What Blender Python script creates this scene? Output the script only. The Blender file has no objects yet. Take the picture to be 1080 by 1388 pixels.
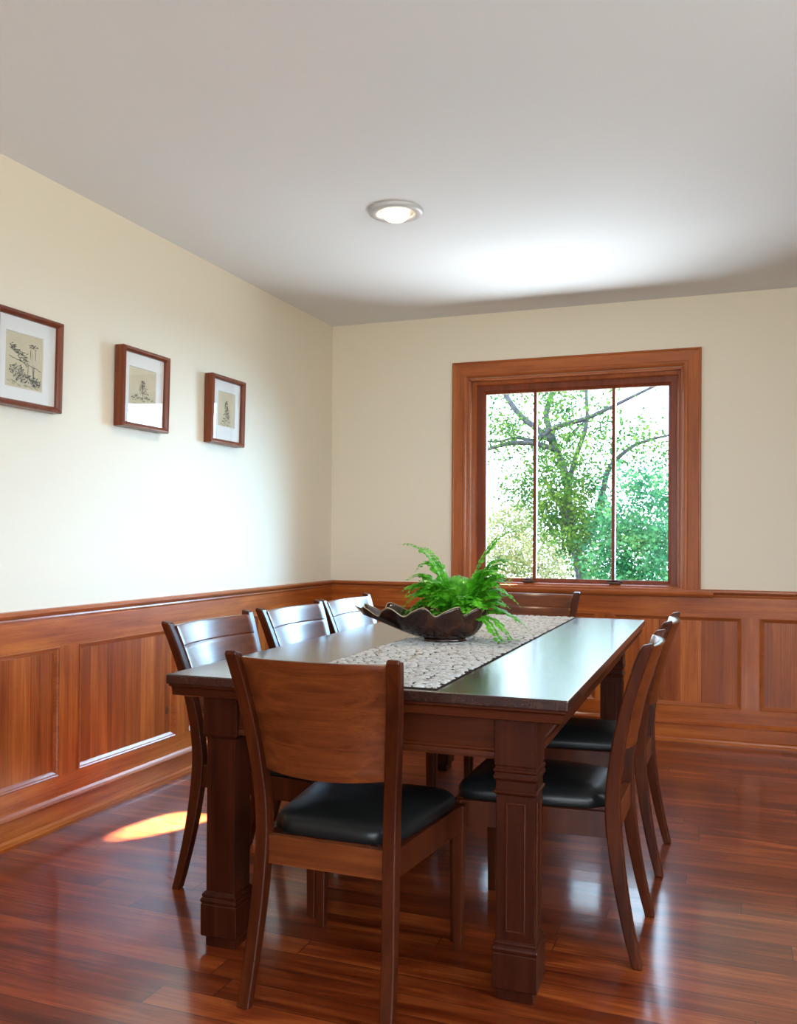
import bpy, bmesh, math, random
from mathutils import Vector, Matrix
random.seed(7)
SC = bpy.context.scene
COL = SC.collection
PI = math.pi

# ------------------------------------------------------------------ helpers
def add_box(bm, lo, hi):
    x0, y0, z0 = lo; x1, y1, z1 = hi
    v = [bm.verts.new(p) for p in ((x0,y0,z0),(x1,y0,z0),(x1,y1,z0),(x0,y1,z0),(x0,y0,z1),(x1,y0,z1),(x1,y1,z1),(x0,y1,z1))]
    for f in ((0,3,2,1),(4,5,6,7),(0,1,5,4),(1,2,6,5),(2,3,7,6),(3,0,4,7)):
        bm.faces.new([v[i] for i in f])
def add_loft(bm, rings, cap=True, closed=True):
    """rings: equal-length lists of points"""
    R = [[bm.verts.new(p) for p in r] for r in rings]
    n = len(R[0])
    for a, b in zip(R, R[1:]):
        for i in range(n if closed else n-1):
            j = (i+1) % n
            bm.faces.new((a[i], a[j], b[j], b[i]))
    if cap and closed:
        bm.faces.new(list(reversed(R[0]))); bm.faces.new(R[-1])
    return R
def add_tube(bm, pts, radii, n=8, cap=True):
    pts = [Vector(p) for p in pts]
    rings = []
    t0 = (pts[1]-pts[0]).normalized()
    ref = Vector((0,0,1)) if abs(t0.z) < .9 else Vector((1,0,0))
    nrm = t0.cross(ref).normalized()
    for i, p in enumerate(pts):
        a = pts[max(0,i-1)]; b = pts[min(len(pts)-1,i+1)]
        t = (b-a).normalized()
        nrm = (nrm - t*nrm.dot(t)).normalized()
        bn = t.cross(nrm)
        r = radii[i] if isinstance(radii,(list,tuple)) else radii
        rings.append([p + (nrm*math.cos(2*PI*k/n) + bn*math.sin(2*PI*k/n))*r for k in range(n)])
    add_loft(bm, rings, cap)
def add_lathe(bm, prof, c=(0,0,0), n=48):
    rings = [[(c[0]+r*math.cos(2*PI*k/n), c[1]+r*math.sin(2*PI*k/n), c[2]+z) for k in range(n)] for r, z in prof]
    add_loft(bm, rings, cap=False)
def rect_frame(bm, prof, w0, h0, w1, h1, P):
    """mitred frame following the outline w0..w1 x h0..h1, profile (inset, out); P(u, v, out) -> xyz"""
    rings = []
    for (u, v, su, sv) in ((w0,h0,1,1),(w1,h0,-1,1),(w1,h1,-1,-1),(w0,h1,1,-1)):
        rings.append([P(u+su*i, v+sv*i, o) for i, o in prof])
    rings.append(rings[0])
    R = [[bm.verts.new(p) for p in r] for r in rings[:4]]
    R.append(R[0])
    n = len(prof)
    for a, b in zip(R, R[1:]):
        for i in range(n-1):
            bm.faces.new((a[i], a[i+1], b[i+1], b[i]))
def extrude_prof(bm, prof, a, b, P):
    """profile points (out, z) swept from s=a to s=b; P(s, out, z)"""
    add_loft(bm, [[P(a,o,z) for o, z in prof], [P(b,o,z) for o, z in prof]])
def obj(name, bm, m, parent=None, bevel=0, smooth=False, seg=2):
    me = bpy.data.meshes.new(name)
    bmesh.ops.recalc_face_normals(bm, faces=bm.faces)
    bm.to_mesh(me); bm.free()
    o = bpy.data.objects.new(name, me); COL.objects.link(o)
    if m: me.materials.append(m)
    if parent: o.parent = parent
    if smooth:
        for p in me.polygons: p.use_smooth = True
    if bevel:
        md = o.modifiers.new('bevel','BEVEL'); md.width = bevel; md.segments = seg; md.limit_method = 'ANGLE'; md.angle_limit = math.radians(40)
        md.harden_normals = False
    return o
def BM(): return bmesh.new()
def thing(name, label, cat, loc=(0,0,0), rz=0, group=None):
    o = bpy.data.objects.new(name, None); COL.objects.link(o)
    o.empty_display_size = .1
    o.location = loc; o.rotation_euler = (0,0,rz)
    o['label'] = label; o['category'] = cat
    if group: o['group'] = group
    return o
def struct(o, label=None, cat=None):
    o['kind'] = 'structure'
    if label: o['label'] = label
    if cat: o['category'] = cat
    return o
def sempty(name, label=None, cat=None):
    o = bpy.data.objects.new(name, None); COL.objects.link(o)
    return struct(o, label, cat)

# ------------------------------------------------------------------ materials
class NT:
    def __init__(s, name):
        s.m = bpy.data.materials.new(name); s.m.use_nodes = True
        s.t = s.m.node_tree; s.t.nodes.clear()
        s.out = s.n('ShaderNodeOutputMaterial')
    def n(s, typ, **kw):
        nd = s.t.nodes.new(typ)
        for k, v in kw.items():
            if hasattr(nd, k) and not k[0].isupper(): setattr(nd, k, v)
            else: nd.inputs[k.replace('_',' ')].default_value = v
        return nd
    def l(s, a, b): s.t.links.new(a, b)
def rgba(c): return (c[0], c[1], c[2], 1)
def ramp(t, fac, stops):
    r = t.n('ShaderNodeValToRGB'); t.l(fac, r.inputs['Fac'])
    e = r.color_ramp.elements
    while len(e) < len(stops): e.new(.5)
    for i, (p, c) in enumerate(stops): e[i].position = p; e[i].color = rgba(c)
    return r
def bsdf(t, rough=.5, spec=.5, coat=0, coat_rough=.1, metal=0):
    b = t.n('ShaderNodeBsdfPrincipled')
    b.inputs['Roughness'].default_value = rough
    b.inputs['Specular IOR Level'].default_value = spec
    b.inputs['Coat Weight'].default_value = coat
    b.inputs['Coat Roughness'].default_value = coat_rough
    b.inputs['Coat IOR'].default_value = 1.4
    b.inputs['Metallic'].default_value = metal
    t.l(b.outputs[0], t.out.inputs['Surface'])
    return b
def coords(t, kind='Object'):
    return t.n('ShaderNodeTexCoord').outputs[kind]
def mapping(t, vec, scale, loc=(0,0,0), rot=(0,0,0)):
    m = t.n('ShaderNodeMapping'); t.l(vec, m.inputs['Vector'])
    m.inputs['Scale'].default_value = scale; m.inputs['Location'].default_value = loc; m.inputs['Rotation'].default_value = rot
    return m.outputs[0]
def mix(t, a, b, fac, mode='MIX'):
    m = t.n('ShaderNodeMix', data_type='RGBA', blend_type=mode)
    for sock, v in ((m.inputs[0], fac), (m.inputs[6], a), (m.inputs[7], b)):
        if isinstance(v, (int, float)): sock.default_value = v
        elif isinstance(v, tuple): sock.default_value = rgba(v)
        else: t.l(v, sock)
    return m.outputs[2]
def math_(t, op, a, b=None):
    m = t.n('ShaderNodeMath', operation=op)
    for i, v in enumerate((a, b)):
        if v is None: continue
        if isinstance(v, (int, float)): m.inputs[i].default_value = v
        else: t.l(v, m.inputs[i])
    return m.outputs[0]
def bump(t, b, h, strength, dist=.01):
    n = t.n('ShaderNodeBump'); n.inputs['Strength'].default_value = strength; n.inputs['Distance'].default_value = dist
    t.l(h, n.inputs['Height']); t.l(n.outputs[0], b.inputs['Normal'])

def wood(name, dark, mid, light, axis='x', fine=34, rough=.3, spec=.25, coat=0, coat_rough=.1, boards=None, knots=False, streak=.5, bstr=.12):
    t = NT(name); co = coords(t)
    long_ = {'x': (.9,fine,fine), 'y': (fine,.9,fine), 'z': (fine,fine,.9)}[axis]
    n1 = t.n('ShaderNodeTexNoise', Scale=1.0, Detail=6.0, Roughness=.6, Distortion=.8); t.l(mapping(t, co, long_), n1.inputs['Vector'])
    big = tuple(v*(.22 if v > 5 else 1.4) for v in long_)
    n2 = t.n('ShaderNodeTexNoise', Scale=1.0, Detail=4.0, Roughness=.55, Distortion=1.2); t.l(mapping(t, co, big, (3,1,7)), n2.inputs['Vector'])
    f = math_(t, 'ADD', math_(t, 'MULTIPLY', n1.outputs[0], streak), math_(t, 'MULTIPLY', n2.outputs[0], 1-streak))
    c = ramp(t, f, [(.36, dark), (.5, mid), (.66, light)]).outputs[0]
    pores = t.n('ShaderNodeTexNoise', Scale=1.0, Detail=3.0, Roughness=.8); t.l(mapping(t, co, tuple(v*(5 if v > 5 else 6) for v in long_)), pores.inputs['Vector'])
    c = mix(t, c, (.35,.35,.35), math_(t, 'MULTIPLY', ramp(t, pores.outputs[0], [(.36,(1,1,1)),(.46,(0,0,0))]).outputs[0], .35), 'MULTIPLY')
    if boards:
        ax, w = boards
        s = t.n('ShaderNodeSeparateXYZ'); t.l(co, s.inputs[0])
        q = math_(t, 'DIVIDE', s.outputs[ax], w); fl = math_(t, 'FLOOR', q); fr = math_(t, 'FRACT', q)
        wn = t.n('ShaderNodeTexWhiteNoise', noise_dimensions='1D'); t.l(fl, wn.inputs['W'])
        c = mix(t, c, ramp(t, wn.outputs[0], [(0,(.72,.64,.58)),(.5,(.95,.93,.9)),(1,(1.2,1.28,1.3))]).outputs[0], 1.0, 'MULTIPLY')
        seam = math_(t, 'LESS_THAN', fr, .024)
        c = mix(t, c, (.35,.25,.2), math_(t, 'MULTIPLY', seam, .7), 'MULTIPLY')
    if knots:
        v = t.n('ShaderNodeTexVoronoi', Scale=1.0); t.l(mapping(t, co, (4.4,4.4,3.2)), v.inputs['Vector'])
        wn = t.n('ShaderNodeTexWhiteNoise'); t.l(v.outputs['Position'], wn.inputs[0])
        size = math_(t, 'MULTIPLY', math_(t, 'GREATER_THAN', wn.outputs[0], .45), .062)
        k = math_(t, 'LESS_THAN', v.outputs['Distance'], size)
        halo = ramp(t, math_(t, 'DIVIDE', v.outputs['Distance'], math_(t, 'ADD', size, .03)), [(.3,(1,1,1)),(1,(0,0,0))]).outputs[0]
        c = mix(t, c, (.55,.36,.25), math_(t, 'MULTIPLY', halo, .4), 'MULTIPLY')
        c = mix(t, c, (.08,.025,.012), math_(t, 'MULTIPLY', k, .85))
    b = bsdf(t, rough, spec, coat, coat_rough)
    t.l(c, b.inputs['Base Color'])
    bump(t, b, f, bstr, .004)
    return t.m
def plain(name, col, rough=.6, spec=.5, metal=0, coat=0, var=.06, scale=30, bstr=0.0):
    t = NT(name); co = coords(t)
    n = t.n('ShaderNodeTexNoise', Scale=scale, Detail=4.0); t.l(co, n.inputs['Vector'])
    c = ramp(t, n.outputs[0], [(.3, tuple(v*(1-var) for v in col)), (.7, tuple(min(1,v*(1+var)) for v in col))]).outputs[0]
    b = bsdf(t, rough, spec, coat, .1, metal); t.l(c, b.inputs['Base Color'])
    if bstr: bump(t, b, n.outputs[0], bstr, .003)
    return t.m

M = {}
M['wall'] = plain('cream_wall_paint', (.73,.655,.52), .6, .3, var=.012, scale=160, bstr=.08)
M['ceiling'] = plain('white_ceiling_paint', (.76,.80,.825), .8, .2, var=.012, scale=160, bstr=.15)
WD = dict(dark=(.23,.044,.006), mid=(.36,.084,.012), light=(.52,.15,.025))
M['wains_h'] = wood('pine_rail_wood', **WD, axis='x', rough=.36, coat=.05, knots=True)
M['wains_hy'] = wood('pine_rail_wood_side', **WD, axis='y', rough=.36, coat=.05, knots=True)
M['wains_v'] = wood('pine_stile_wood', **WD, axis='z', rough=.34, coat=.15)
M['panel_b'] = wood('pine_board_panel_back', **WD, axis='z', rough=.36, coat=.05, boards=(0,.118), knots=True)
M['panel_l'] = wood('pine_board_panel_left', **WD, axis='z', rough=.36, coat=.05, boards=(1,.118), knots=True)
TD = dict(dark=(.25,.062,.016), mid=(.35,.095,.026), light=(.43,.12,.03))
M['trim_h'] = wood('stained_trim_horizontal', **TD, axis='x', rough=.3, coat=.2)
M['trim_y'] = wood('stained_trim_depth', **TD, axis='y', rough=.3, coat=.2)
M['trim_v'] = wood('stained_trim_vertical', **TD, axis='z', rough=.3, coat=.2)
M['jamb'] = wood('glossy_stained_jamb', **TD, axis='z', rough=.2, spec=.5, coat=.8, coat_rough=.08)
M['sash'] = wood('dark_stained_sash', (.13,.028,.010), (.18,.040,.014), (.24,.056,.020), axis='z', rough=.28, coat=.2)
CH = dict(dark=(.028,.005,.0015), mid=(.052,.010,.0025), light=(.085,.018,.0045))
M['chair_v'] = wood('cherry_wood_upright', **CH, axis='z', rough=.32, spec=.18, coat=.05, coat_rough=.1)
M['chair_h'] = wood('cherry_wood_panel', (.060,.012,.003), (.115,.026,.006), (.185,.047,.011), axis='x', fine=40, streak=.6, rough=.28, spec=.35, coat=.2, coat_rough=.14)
M['table_v'] = wood('table_wood_upright', (.020,.004,.0015), (.037,.0072,.0025), (.062,.013,.004), axis='z', rough=.34, spec=.14, coat=.04, coat_rough=.1)
M['table_h'] = wood('table_wood_rail', (.030,.006,.002), (.055,.011,.003), (.088,.019,.006), axis='x', rough=.34, spec=.14, coat=.04, coat_rough=.1)
M['table_d'] = wood('table_wood_depth', (.030,.006,.002), (.055,.011,.003), (.088,.019,.006), axis='y', rough=.34, spec=.14, coat=.04, coat_rough=.1)
M['table_top'] = wood('table_top_wood', (.020,.007,.005), (.030,.011,.008), (.050,.018,.012), axis='y', rough=.24, spec=.3, coat=.9, coat_rough=.18, bstr=.06)
M['leather'] = plain('black_leather', (.007,.0078,.0078), .36, .32, var=.1, scale=220, bstr=.12)
M['frame'] = wood('picture_frame_wood', (.10,.024,.010), (.155,.038,.014), (.22,.058,.02), axis='z', rough=.3, coat=.2)
M['mat'] = plain('mat_board', (.80,.79,.76), .8, .2, var=.01)
M['print'] = plain('aged_print_paper', (.60,.53,.37), .8, .2, var=.05, scale=12)
M['ink'] = plain('grey_black_ink', (.06,.07,.07), .8, .2, var=.2)
M['white_trim'] = plain('white_painted_metal', (.50,.50,.50), .4, .5, var=.01)
M['reflector'] = plain('satin_reflector', (.75,.70,.62), .3, .5, metal=.6, var=.01)
M['bronze'] = plain('dark_bronze', (.05,.025,.018), .4, .5, metal=.6)
M['bark'] = plain('grey_bark', (.055,.055,.066), .9, .2, var=.4, scale=14, bstr=.8)
M['grass'] = plain('lawn', (.02,.04,.01), .9, .2, var=.4, scale=3)
M['soil'] = plain('potting_soil', (.035,.022,.014), .95, .1, var=.5, scale=60, bstr=.8)
M['cloth_base'] = plain('runner_backing', (.030,.022,.018), .9, .1, var=.3, scale=200)
def runner_mat():
    t = NT('runner_cotton_loops'); co = coords(t)
    n = t.n('ShaderNodeTexNoise', Scale=26.0, Detail=5.0, Roughness=.7); t.l(mapping(t, co, (1,2.4,1)), n.inputs['Vector'])
    n2 = t.n('ShaderNodeTexNoise', Scale=500.0, Detail=2.0); t.l(co, n2.inputs['Vector'])
    c = ramp(t, n.outputs[0], [(.30,(.15,.10,.07)),(.40,(.36,.33,.29)),(.5,(.50,.50,.49)),(.75,(.64,.64,.63))]).outputs[0]
    b = bsdf(t, .85, .15); t.l(c, b.inputs['Base Color']); bump(t, b, n2.outputs[0], .5, .002)
    return t.m
M['runner'] = runner_mat()
def ceramic_mat():
    t = NT('dark_brown_glaze'); co = coords(t)
    n = t.n('ShaderNodeTexNoise', Scale=9.0, Detail=5.0, Distortion=1.0); t.l(co, n.inputs['Vector'])
    c = ramp(t, n.outputs[0], [(.35,(.010,.005,.005)),(.55,(.028,.010,.007)),(.75,(.075,.028,.014))]).outputs[0]
    b = bsdf(t, .22, .6, .4, .08); t.l(c, b.inputs['Base Color']); bump(t, b, n.outputs[0], .4, .01)
    return t.m
M['ceramic'] = ceramic_mat()
M['rim'] = plain('worn_tan_rim', (.34,.25,.15), .35, .5, var=.2)
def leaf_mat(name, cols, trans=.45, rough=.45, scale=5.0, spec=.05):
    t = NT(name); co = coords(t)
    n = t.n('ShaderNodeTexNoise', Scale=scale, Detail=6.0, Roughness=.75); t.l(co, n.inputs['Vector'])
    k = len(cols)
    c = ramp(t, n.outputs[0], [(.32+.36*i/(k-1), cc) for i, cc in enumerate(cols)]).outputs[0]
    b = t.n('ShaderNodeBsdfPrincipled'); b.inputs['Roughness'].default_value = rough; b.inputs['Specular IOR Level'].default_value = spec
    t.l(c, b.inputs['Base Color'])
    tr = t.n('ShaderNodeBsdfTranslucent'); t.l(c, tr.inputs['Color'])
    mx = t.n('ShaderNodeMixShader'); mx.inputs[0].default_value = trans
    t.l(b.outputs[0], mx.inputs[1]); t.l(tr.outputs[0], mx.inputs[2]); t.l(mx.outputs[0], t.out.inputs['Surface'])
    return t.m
M['fern'] = leaf_mat('fern_green', [(.03,.22,.006),(.10,.48,.018),(.26,.74,.05)], .35, .35, 18, .4)
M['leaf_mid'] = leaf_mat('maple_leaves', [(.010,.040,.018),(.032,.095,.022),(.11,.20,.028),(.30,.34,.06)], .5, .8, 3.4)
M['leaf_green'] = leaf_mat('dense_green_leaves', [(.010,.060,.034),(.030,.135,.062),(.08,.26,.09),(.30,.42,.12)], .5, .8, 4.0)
M['leaf_pale'] = leaf_mat('pale_yellow_leaves', [(.06,.11,.025),(.18,.22,.06),(.40,.34,.15),(.52,.40,.22)], .5, .8, 4.0)
def glass_mat(name, ior=1.45):
    t = NT(name)
    lw = t.n('ShaderNodeLayerWeight'); lw.inputs['Blend'].default_value = .5
    fr = t.n('ShaderNodeMath', operation='MULTIPLY_ADD'); t.l(math_(t, 'POWER', lw.outputs['Facing'], 4.5), fr.inputs[0]); fr.inputs[1].default_value = .96; fr.inputs[2].default_value = .04
    a = t.n('ShaderNodeBsdfTransparent'); g = t.n('ShaderNodeBsdfGlossy'); g.inputs['Roughness'].default_value = .01
    mx = t.n('ShaderNodeMixShader'); t.l(fr.outputs[0], mx.inputs[0]); t.l(a.outputs[0], mx.inputs[1]); t.l(g.outputs[0], mx.inputs[2])
    t.l(mx.outputs[0], t.out.inputs['Surface'])
    return t.m
M['glass'] = glass_mat('clear_glass')
def emis(name, col, s):
    t = NT(name); e = t.n('ShaderNodeEmission'); e.inputs[0].default_value = rgba(col); e.inputs[1].default_value = s
    t.l(e.outputs[0], t.out.inputs['Surface']); return t.m
M['bulb'] = emis('lit_bulb', (1,.88,.66), 6)
def floor_mat():
    t = NT('cherry_floor_planks'); co = coords(t)
    sep = t.n('ShaderNodeSeparateXYZ'); t.l(co, sep.inputs[0])
    ry = math_(t, 'DIVIDE', sep.outputs[1], .098); row = math_(t, 'FLOOR', ry)
    wr = t.n('ShaderNodeTexWhiteNoise', noise_dimensions='1D'); t.l(row, wr.inputs['W'])
    rx = math_(t, 'ADD', math_(t, 'DIVIDE', sep.outputs[0], 1.2), math_(t, 'MULTIPLY', wr.outputs[0], 9.0)); colm = math_(t, 'FLOOR', rx)
    fy, fx = math_(t, 'FRACT', ry), math_(t, 'FRACT', rx)
    seam = math_(t, 'MAXIMUM', math_(t, 'LESS_THAN', fy, .028), math_(t, 'LESS_THAN', fx, .0024))
    cmb = t.n('ShaderNodeCombineXYZ'); t.l(colm, cmb.inputs[0]); t.l(row, cmb.inputs[1])
    wp = t.n('ShaderNodeTexWhiteNoise', noise_dimensions='3D'); t.l(cmb.outputs[0], wp.inputs['Vector'])
    pid = wp.outputs['Value']
    # shift the grain per plank
    sh = t.n('ShaderNodeVectorMath', operation='MULTIPLY_ADD'); t.l(wp.outputs['Color'], sh.inputs[0]); sh.inputs[1].default_value = (7,3,5); t.l(co, sh.inputs[2])
    n1 = t.n('ShaderNodeTexNoise', Scale=1.0, Detail=7.0, Roughness=.65, Distortion=1.2); t.l(mapping(t, sh.outputs[0], (2.0,42,42)), n1.inputs['Vector'])
    n2 = t.n('ShaderNodeTexNoise', Scale=1.0, Detail=3.0, Roughness=.5, Distortion=1.5); t.l(mapping(t, sh.outputs[0], (1.6,8,8)), n2.inputs['Vector'])
    f = math_(t, 'ADD', math_(t, 'MULTIPLY', n1.outputs[0], .5), math_(t, 'MULTIPLY', n2.outputs[0], .5))
    c = ramp(t, f, [(.36,(.085,.010,.002)),(.5,(.20,.034,.007)),(.65,(.36,.085,.017))]).outputs[0]
    c = mix(t, c, ramp(t, pid, [(0,(.62,.54,.52)),(.5,(.92,.9,.88)),(1,(1.2,1.25,1.25))]).outputs[0], 1.0, 'MULTIPLY')
    c = mix(t, c, (.018,.006,.004), math_(t, 'MULTIPLY', seam, .85))
    b = bsdf(t, .34, .25, 1.0, .11); t.l(c, b.inputs['Base Color'])
    wv = t.n('ShaderNodeTexNoise', Scale=1.0, Detail=1.0); t.l(mapping(t, co, (1.4,6,1)), wv.inputs['Vector'])
    h = math_(t, 'ADD', math_(t, 'MULTIPLY', wv.outputs[0], .6), math_(t, 'MULTIPLY', seam, -.25))
    h = math_(t, 'ADD', h, math_(t, 'MULTIPLY', n1.outputs[0], .10))
    bp = t.n('ShaderNodeBump'); bp.inputs['Strength'].default_value = .22; bp.inputs['Distance'].default_value = .008
    t.l(h, bp.inputs['Height']); t.l(bp.outputs[0], b.inputs['Normal']); t.l(bp.outputs[0], b.inputs['Coat Normal'])
    return t.m
M['floor'] = floor_mat()

# ------------------------------------------------------------------ room shell
RX, RY, H, T = 4.7, -7.6, 2.6, .2
bm = BM(); add_box(bm, (-T,RY-T,-.12), (RX+T,.3,0)); struct(obj('floor', bm, M['floor']))
bm = BM(); add_box(bm, (-T,RY-T,H), (RX+T,.3,H+.15)); struct(obj('ceiling', bm, M['ceiling']))
def wall_with_holes(name, axis, c0, c1, s0, s1, holes):
    """axis 'x': wall plane spans y, thickness x c0..c1 ; axis 'y': spans x"""
    bm = BM()
    us = sorted({s0, s1, *[h[0] for h in holes], *[h[1] for h in holes]})
    for a, b in zip(us, us[1:]):
        zs = [(0, H)]
        for h in holes:
            if h[0] <= a and h[1] >= b: zs = [(0, h[2]), (h[3], H)]
        for z0, z1 in zs:
            if axis == 'y': add_box(bm, (a,c0,z0), (b,c1,z1))
            else: add_box(bm, (c0,a,z0), (c1,b,z1))
    bmesh.ops.remove_doubles(bm, verts=bm.verts, dist=1e-5)
    return struct(obj(name, bm, M['wall']))
WX0, WX1, WZ0, WZ1 = .95, 2.26, .86, 2.19
wall_with_holes('wall_left', 'x', -T, 0, RY, .3, [])
wall_with_holes('wall_back', 'y', 0, .26, 0, RX, [(WX0, WX1, WZ0-.02, WZ1)])
wall_with_holes('wall_right', 'x', RX, RX+T, RY, .3, [(-5.4,-3.4,.9,2.2)])
wall_with_holes('wall_rear', 'y', RY-T, RY, 0, RX, [(2.2,4.4,.5,2.3)])

# ------------------------------------------------------------------ wainscot, rails, baseboards
def PB(s, o, z): return (s, -o, z)      # back wall: s = x
def PL(s, o, z): return (o, s, z)       # left wall: s = y
RAIL = [(0,.843),(.012,.843),(.016,.852),(.014,.858),(.028,.866),(.034,.874),(.034,.882),(.030,.888),(0,.888)]
CAP = [(.0,.095),(.022,.095),(.022,.100),(.026,.104),(.026,.108),(.018,.116),(.012,.126),(0,.126)]
BASE = [(0,0),(.018,0),(.018,.096),(0,.096)]
SHOE = [(0,0),(.034,0),(.034,.012),(.030,.014),(.028,.024),(.018,.032),(0,.032)]
PMOLD = [(0,.013),(.004,.016),(.009,.013),(.012,.009),(.020,.004),(.024,.002)]
def wainscot(num, P, s0, s1, recs, mh, mv, mp, side):
    w = sempty('trim_%d' % num, 'pine wainscot of recessed board panels on the %s wall' % side, 'wainscot')
    ft = .012
    bm = BM(); add_loft(bm, [[P(s0,0,.73),P(s0,ft,.73),P(s0,ft,.845),P(s0,0,.845)],[P(s1,0,.73),P(s1,ft,.73),P(s1,ft,.845),P(s1,0,.845)]]); obj('top_rail', bm, mh, w)
    bm = BM(); add_loft(bm, [[P(s0,0,.10),P(s0,ft,.10),P(s0,ft,.206),P(s0,0,.206)],[P(s1,0,.10),P(s1,ft,.10),P(s1,ft,.206),P(s1,0,.206)]]); obj('bottom_rail', bm, mh, w)
    edges = sorted([s0] + [v for r in recs for v in r] + [s1])
    for a, b in zip(edges[0::2], edges[1::2]):
        if b-a < .005: continue
        bm = BM(); add_loft(bm, [[P(a,0,.206),P(a,ft,.206),P(a,ft,.73),P(a,0,.73)],[P(b,0,.206),P(b,ft,.206),P(b,ft,.73),P(b,0,.73)]]); obj('stile', bm, M['wains_v'], w)
    for a, b in recs:
        bm = BM(); rings = [P(a,.0015,.206),P(b,.0015,.206),P(b,.0015,.73),P(a,.0015,.73)]
        bm.faces.new([bm.verts.new(p) for p in rings]); pn = obj('board_panel', bm, mp, w)
        bm = BM(); rect_frame(bm, PMOLD, a, .206, b, .73, lambda u,v,o: P(u,o,v)); obj('panel_moulding', bm, mv, pn)
    bm = BM(); extrude_prof(bm, RAIL, s0, s1, P); obj('chair_rail', bm, M['trim_h'] if P is PB else M['trim_y'], w)
    b = BM(); extrude_prof(b, BASE, s0, s1, P); bb = struct(obj('baseboard_'+side, b, mh))
    b = BM(); extrude_prof(b, CAP, s0, s1, P); obj('base_cap', b, mh, bb)
    b = BM(); extrude_prof(b, SHOE, s0, s1, P); obj('shoe_moulding', b, mh, bb)
recL = [(-.925,-.20),(-1.66+.0,-1.02+.0),(-2.562,-1.852),(-3.39,-2.68)] + [(-3.39-.82*k,-2.68-.82*k) for k in range(1,5)]
recL = [(-.92,-.20),(-1.745,-1.03),(-2.562,-1.852),(-3.39,-2.68)] + [(-3.39-.82*k,-2.68-.82*k) for k in range(1,5)]
wainscot(1, PL, RY, 0, recL, M['wains_hy'], M['trim_y'], M['panel_l'], 'left')
recB = [(.22,.937),(1.04,1.757),(1.858,2.577),(2.672,3.39),(3.49,4.2)]
wainscot(2, PB, 0, RX, recB, M['wains_h'], M['trim_h'], M['panel_b'], 'back')

# ------------------------------------------------------------------ window in the back wall
win = sempty('window_1', 'stained wood framed window with three panes and trees beyond', 'window')
PW = lambda u, v, o: (u, -o, v)
# casing: two uprights and a head, mitred
CAS = [(0,0),(0,.018),(.004,.024),(.010,.026),(.016,.022),(.072,.020),(.078,.024),(.088,.024),(.096,.020),(.104,.010),(.104,0)]
def casing(name, u0, v0, u1, v1):
    bm = BM()
    def ring(u, v, su, sv): return [(u+su*i, -o, v+sv*i) for i, o in CAS]
    if name == 'head': rings = [ring(.85,2.296,1,-1), ring(2.356,2.296,-1,-1)]
    elif name == 'left': rings = [ring(.85,.872,1,0), ring(.85,2.296,1,-1)]
    else: rings = [ring(2.356,.872,-1,0), ring(2.356,2.296,-1,-1)]
    add_loft(bm, rings); return bm
obj('casing', casing('head',0,0,0,0), M['trim_h'], win)
obj('casing', casing('left',0,0,0,0), M['trim_v'], win)
obj('casing', casing('right',0,0,0,0), M['trim_v'], win)
# jambs lining the opening, then stops
J0, J1 = .955, 2.255
bm = BM()
for (a,b) in ((WX0-.001,J0+.012),(J1-.012,WX1+.001)): add_box(bm, (a,-.004,.87), (b,.255,2.186))
obj('side_jamb', bm, M['jamb'], win)
bm = BM(); add_box(bm, (J0,-.004,2.178), (J1,.255,2.19)); obj('head_jamb', bm, M['trim_h'], win)
bm = BM(); rect_frame(bm, [(0,-.055),(.018,-.055),(.022,-.060),(.026,-.070),(.026,-.10)], J0+.012,.875,J1-.012,2.178, PW); obj('stop_bead', bm, M['trim_v'], win)
# sash frame
S0, S1, G0, G1, GZ0, GZ1 = .985, 2.228, 1.047, 2.174, .912, 2.100
sash = BM(); rect_frame(sash, [(0,-.075),(.044,-.075),(.050,-.080),(.062,-.092),(.062,-.125),(0,-.125),(0,-.075)], S0, GZ0-.062+.014, S1, GZ1+.062, PW)
so = obj('sash', sash, M['sash'], win)
for x in (1.3635, 1.8465):
    bm = BM(); add_loft(bm, [[(x-.013,.105,z),(x-.010,.086,z),(x+.010,.086,z),(x+.013,.105,z),(x+.009,.124,z),(x-.009,.124,z)] for z in (GZ0,GZ1)]); obj('muntin', bm, M['sash'], so)
for a, b in ((G0,1.3565),(1.3705,1.8395),(1.8535,G1)):
    bm = BM(); add_box(bm, (a-.004,.108,GZ0-.05), (b+.004,.111,GZ1+.004)); obj('glass_pane', bm, M['glass'], so)
for x, L in ((1.86,.10),(1.33,.05)):
    bm = BM(); add_box(bm, (x-.035,.045,.905), (x+.035,.080,.911)); add_tube(bm, [(x-L*.5,.055,.918),(x,.052,.922),(x+L*.55,.050,.914)], [.004,.006,.003], 8); obj('latch', bm, M['bronze'], so, .001)
# stool (inner sill), apron strip and outer sill
bm = BM(); extrude_prof(bm, [(-.08,.842),(.046,.842),(.052,.846),(.060,.858),(.062,.868),(.056,.874),(-.08,.876)], .80, 2.425, PB); obj('stool', bm, M['trim_h'], win)
bm = BM(); add_box(bm, (WX0,.07,.842), (WX1,.255,.872)); add_box(bm, (.9,.20,.80),(2.31,.34,.845)); obj('sill', bm, M['trim_h'], win)
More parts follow.
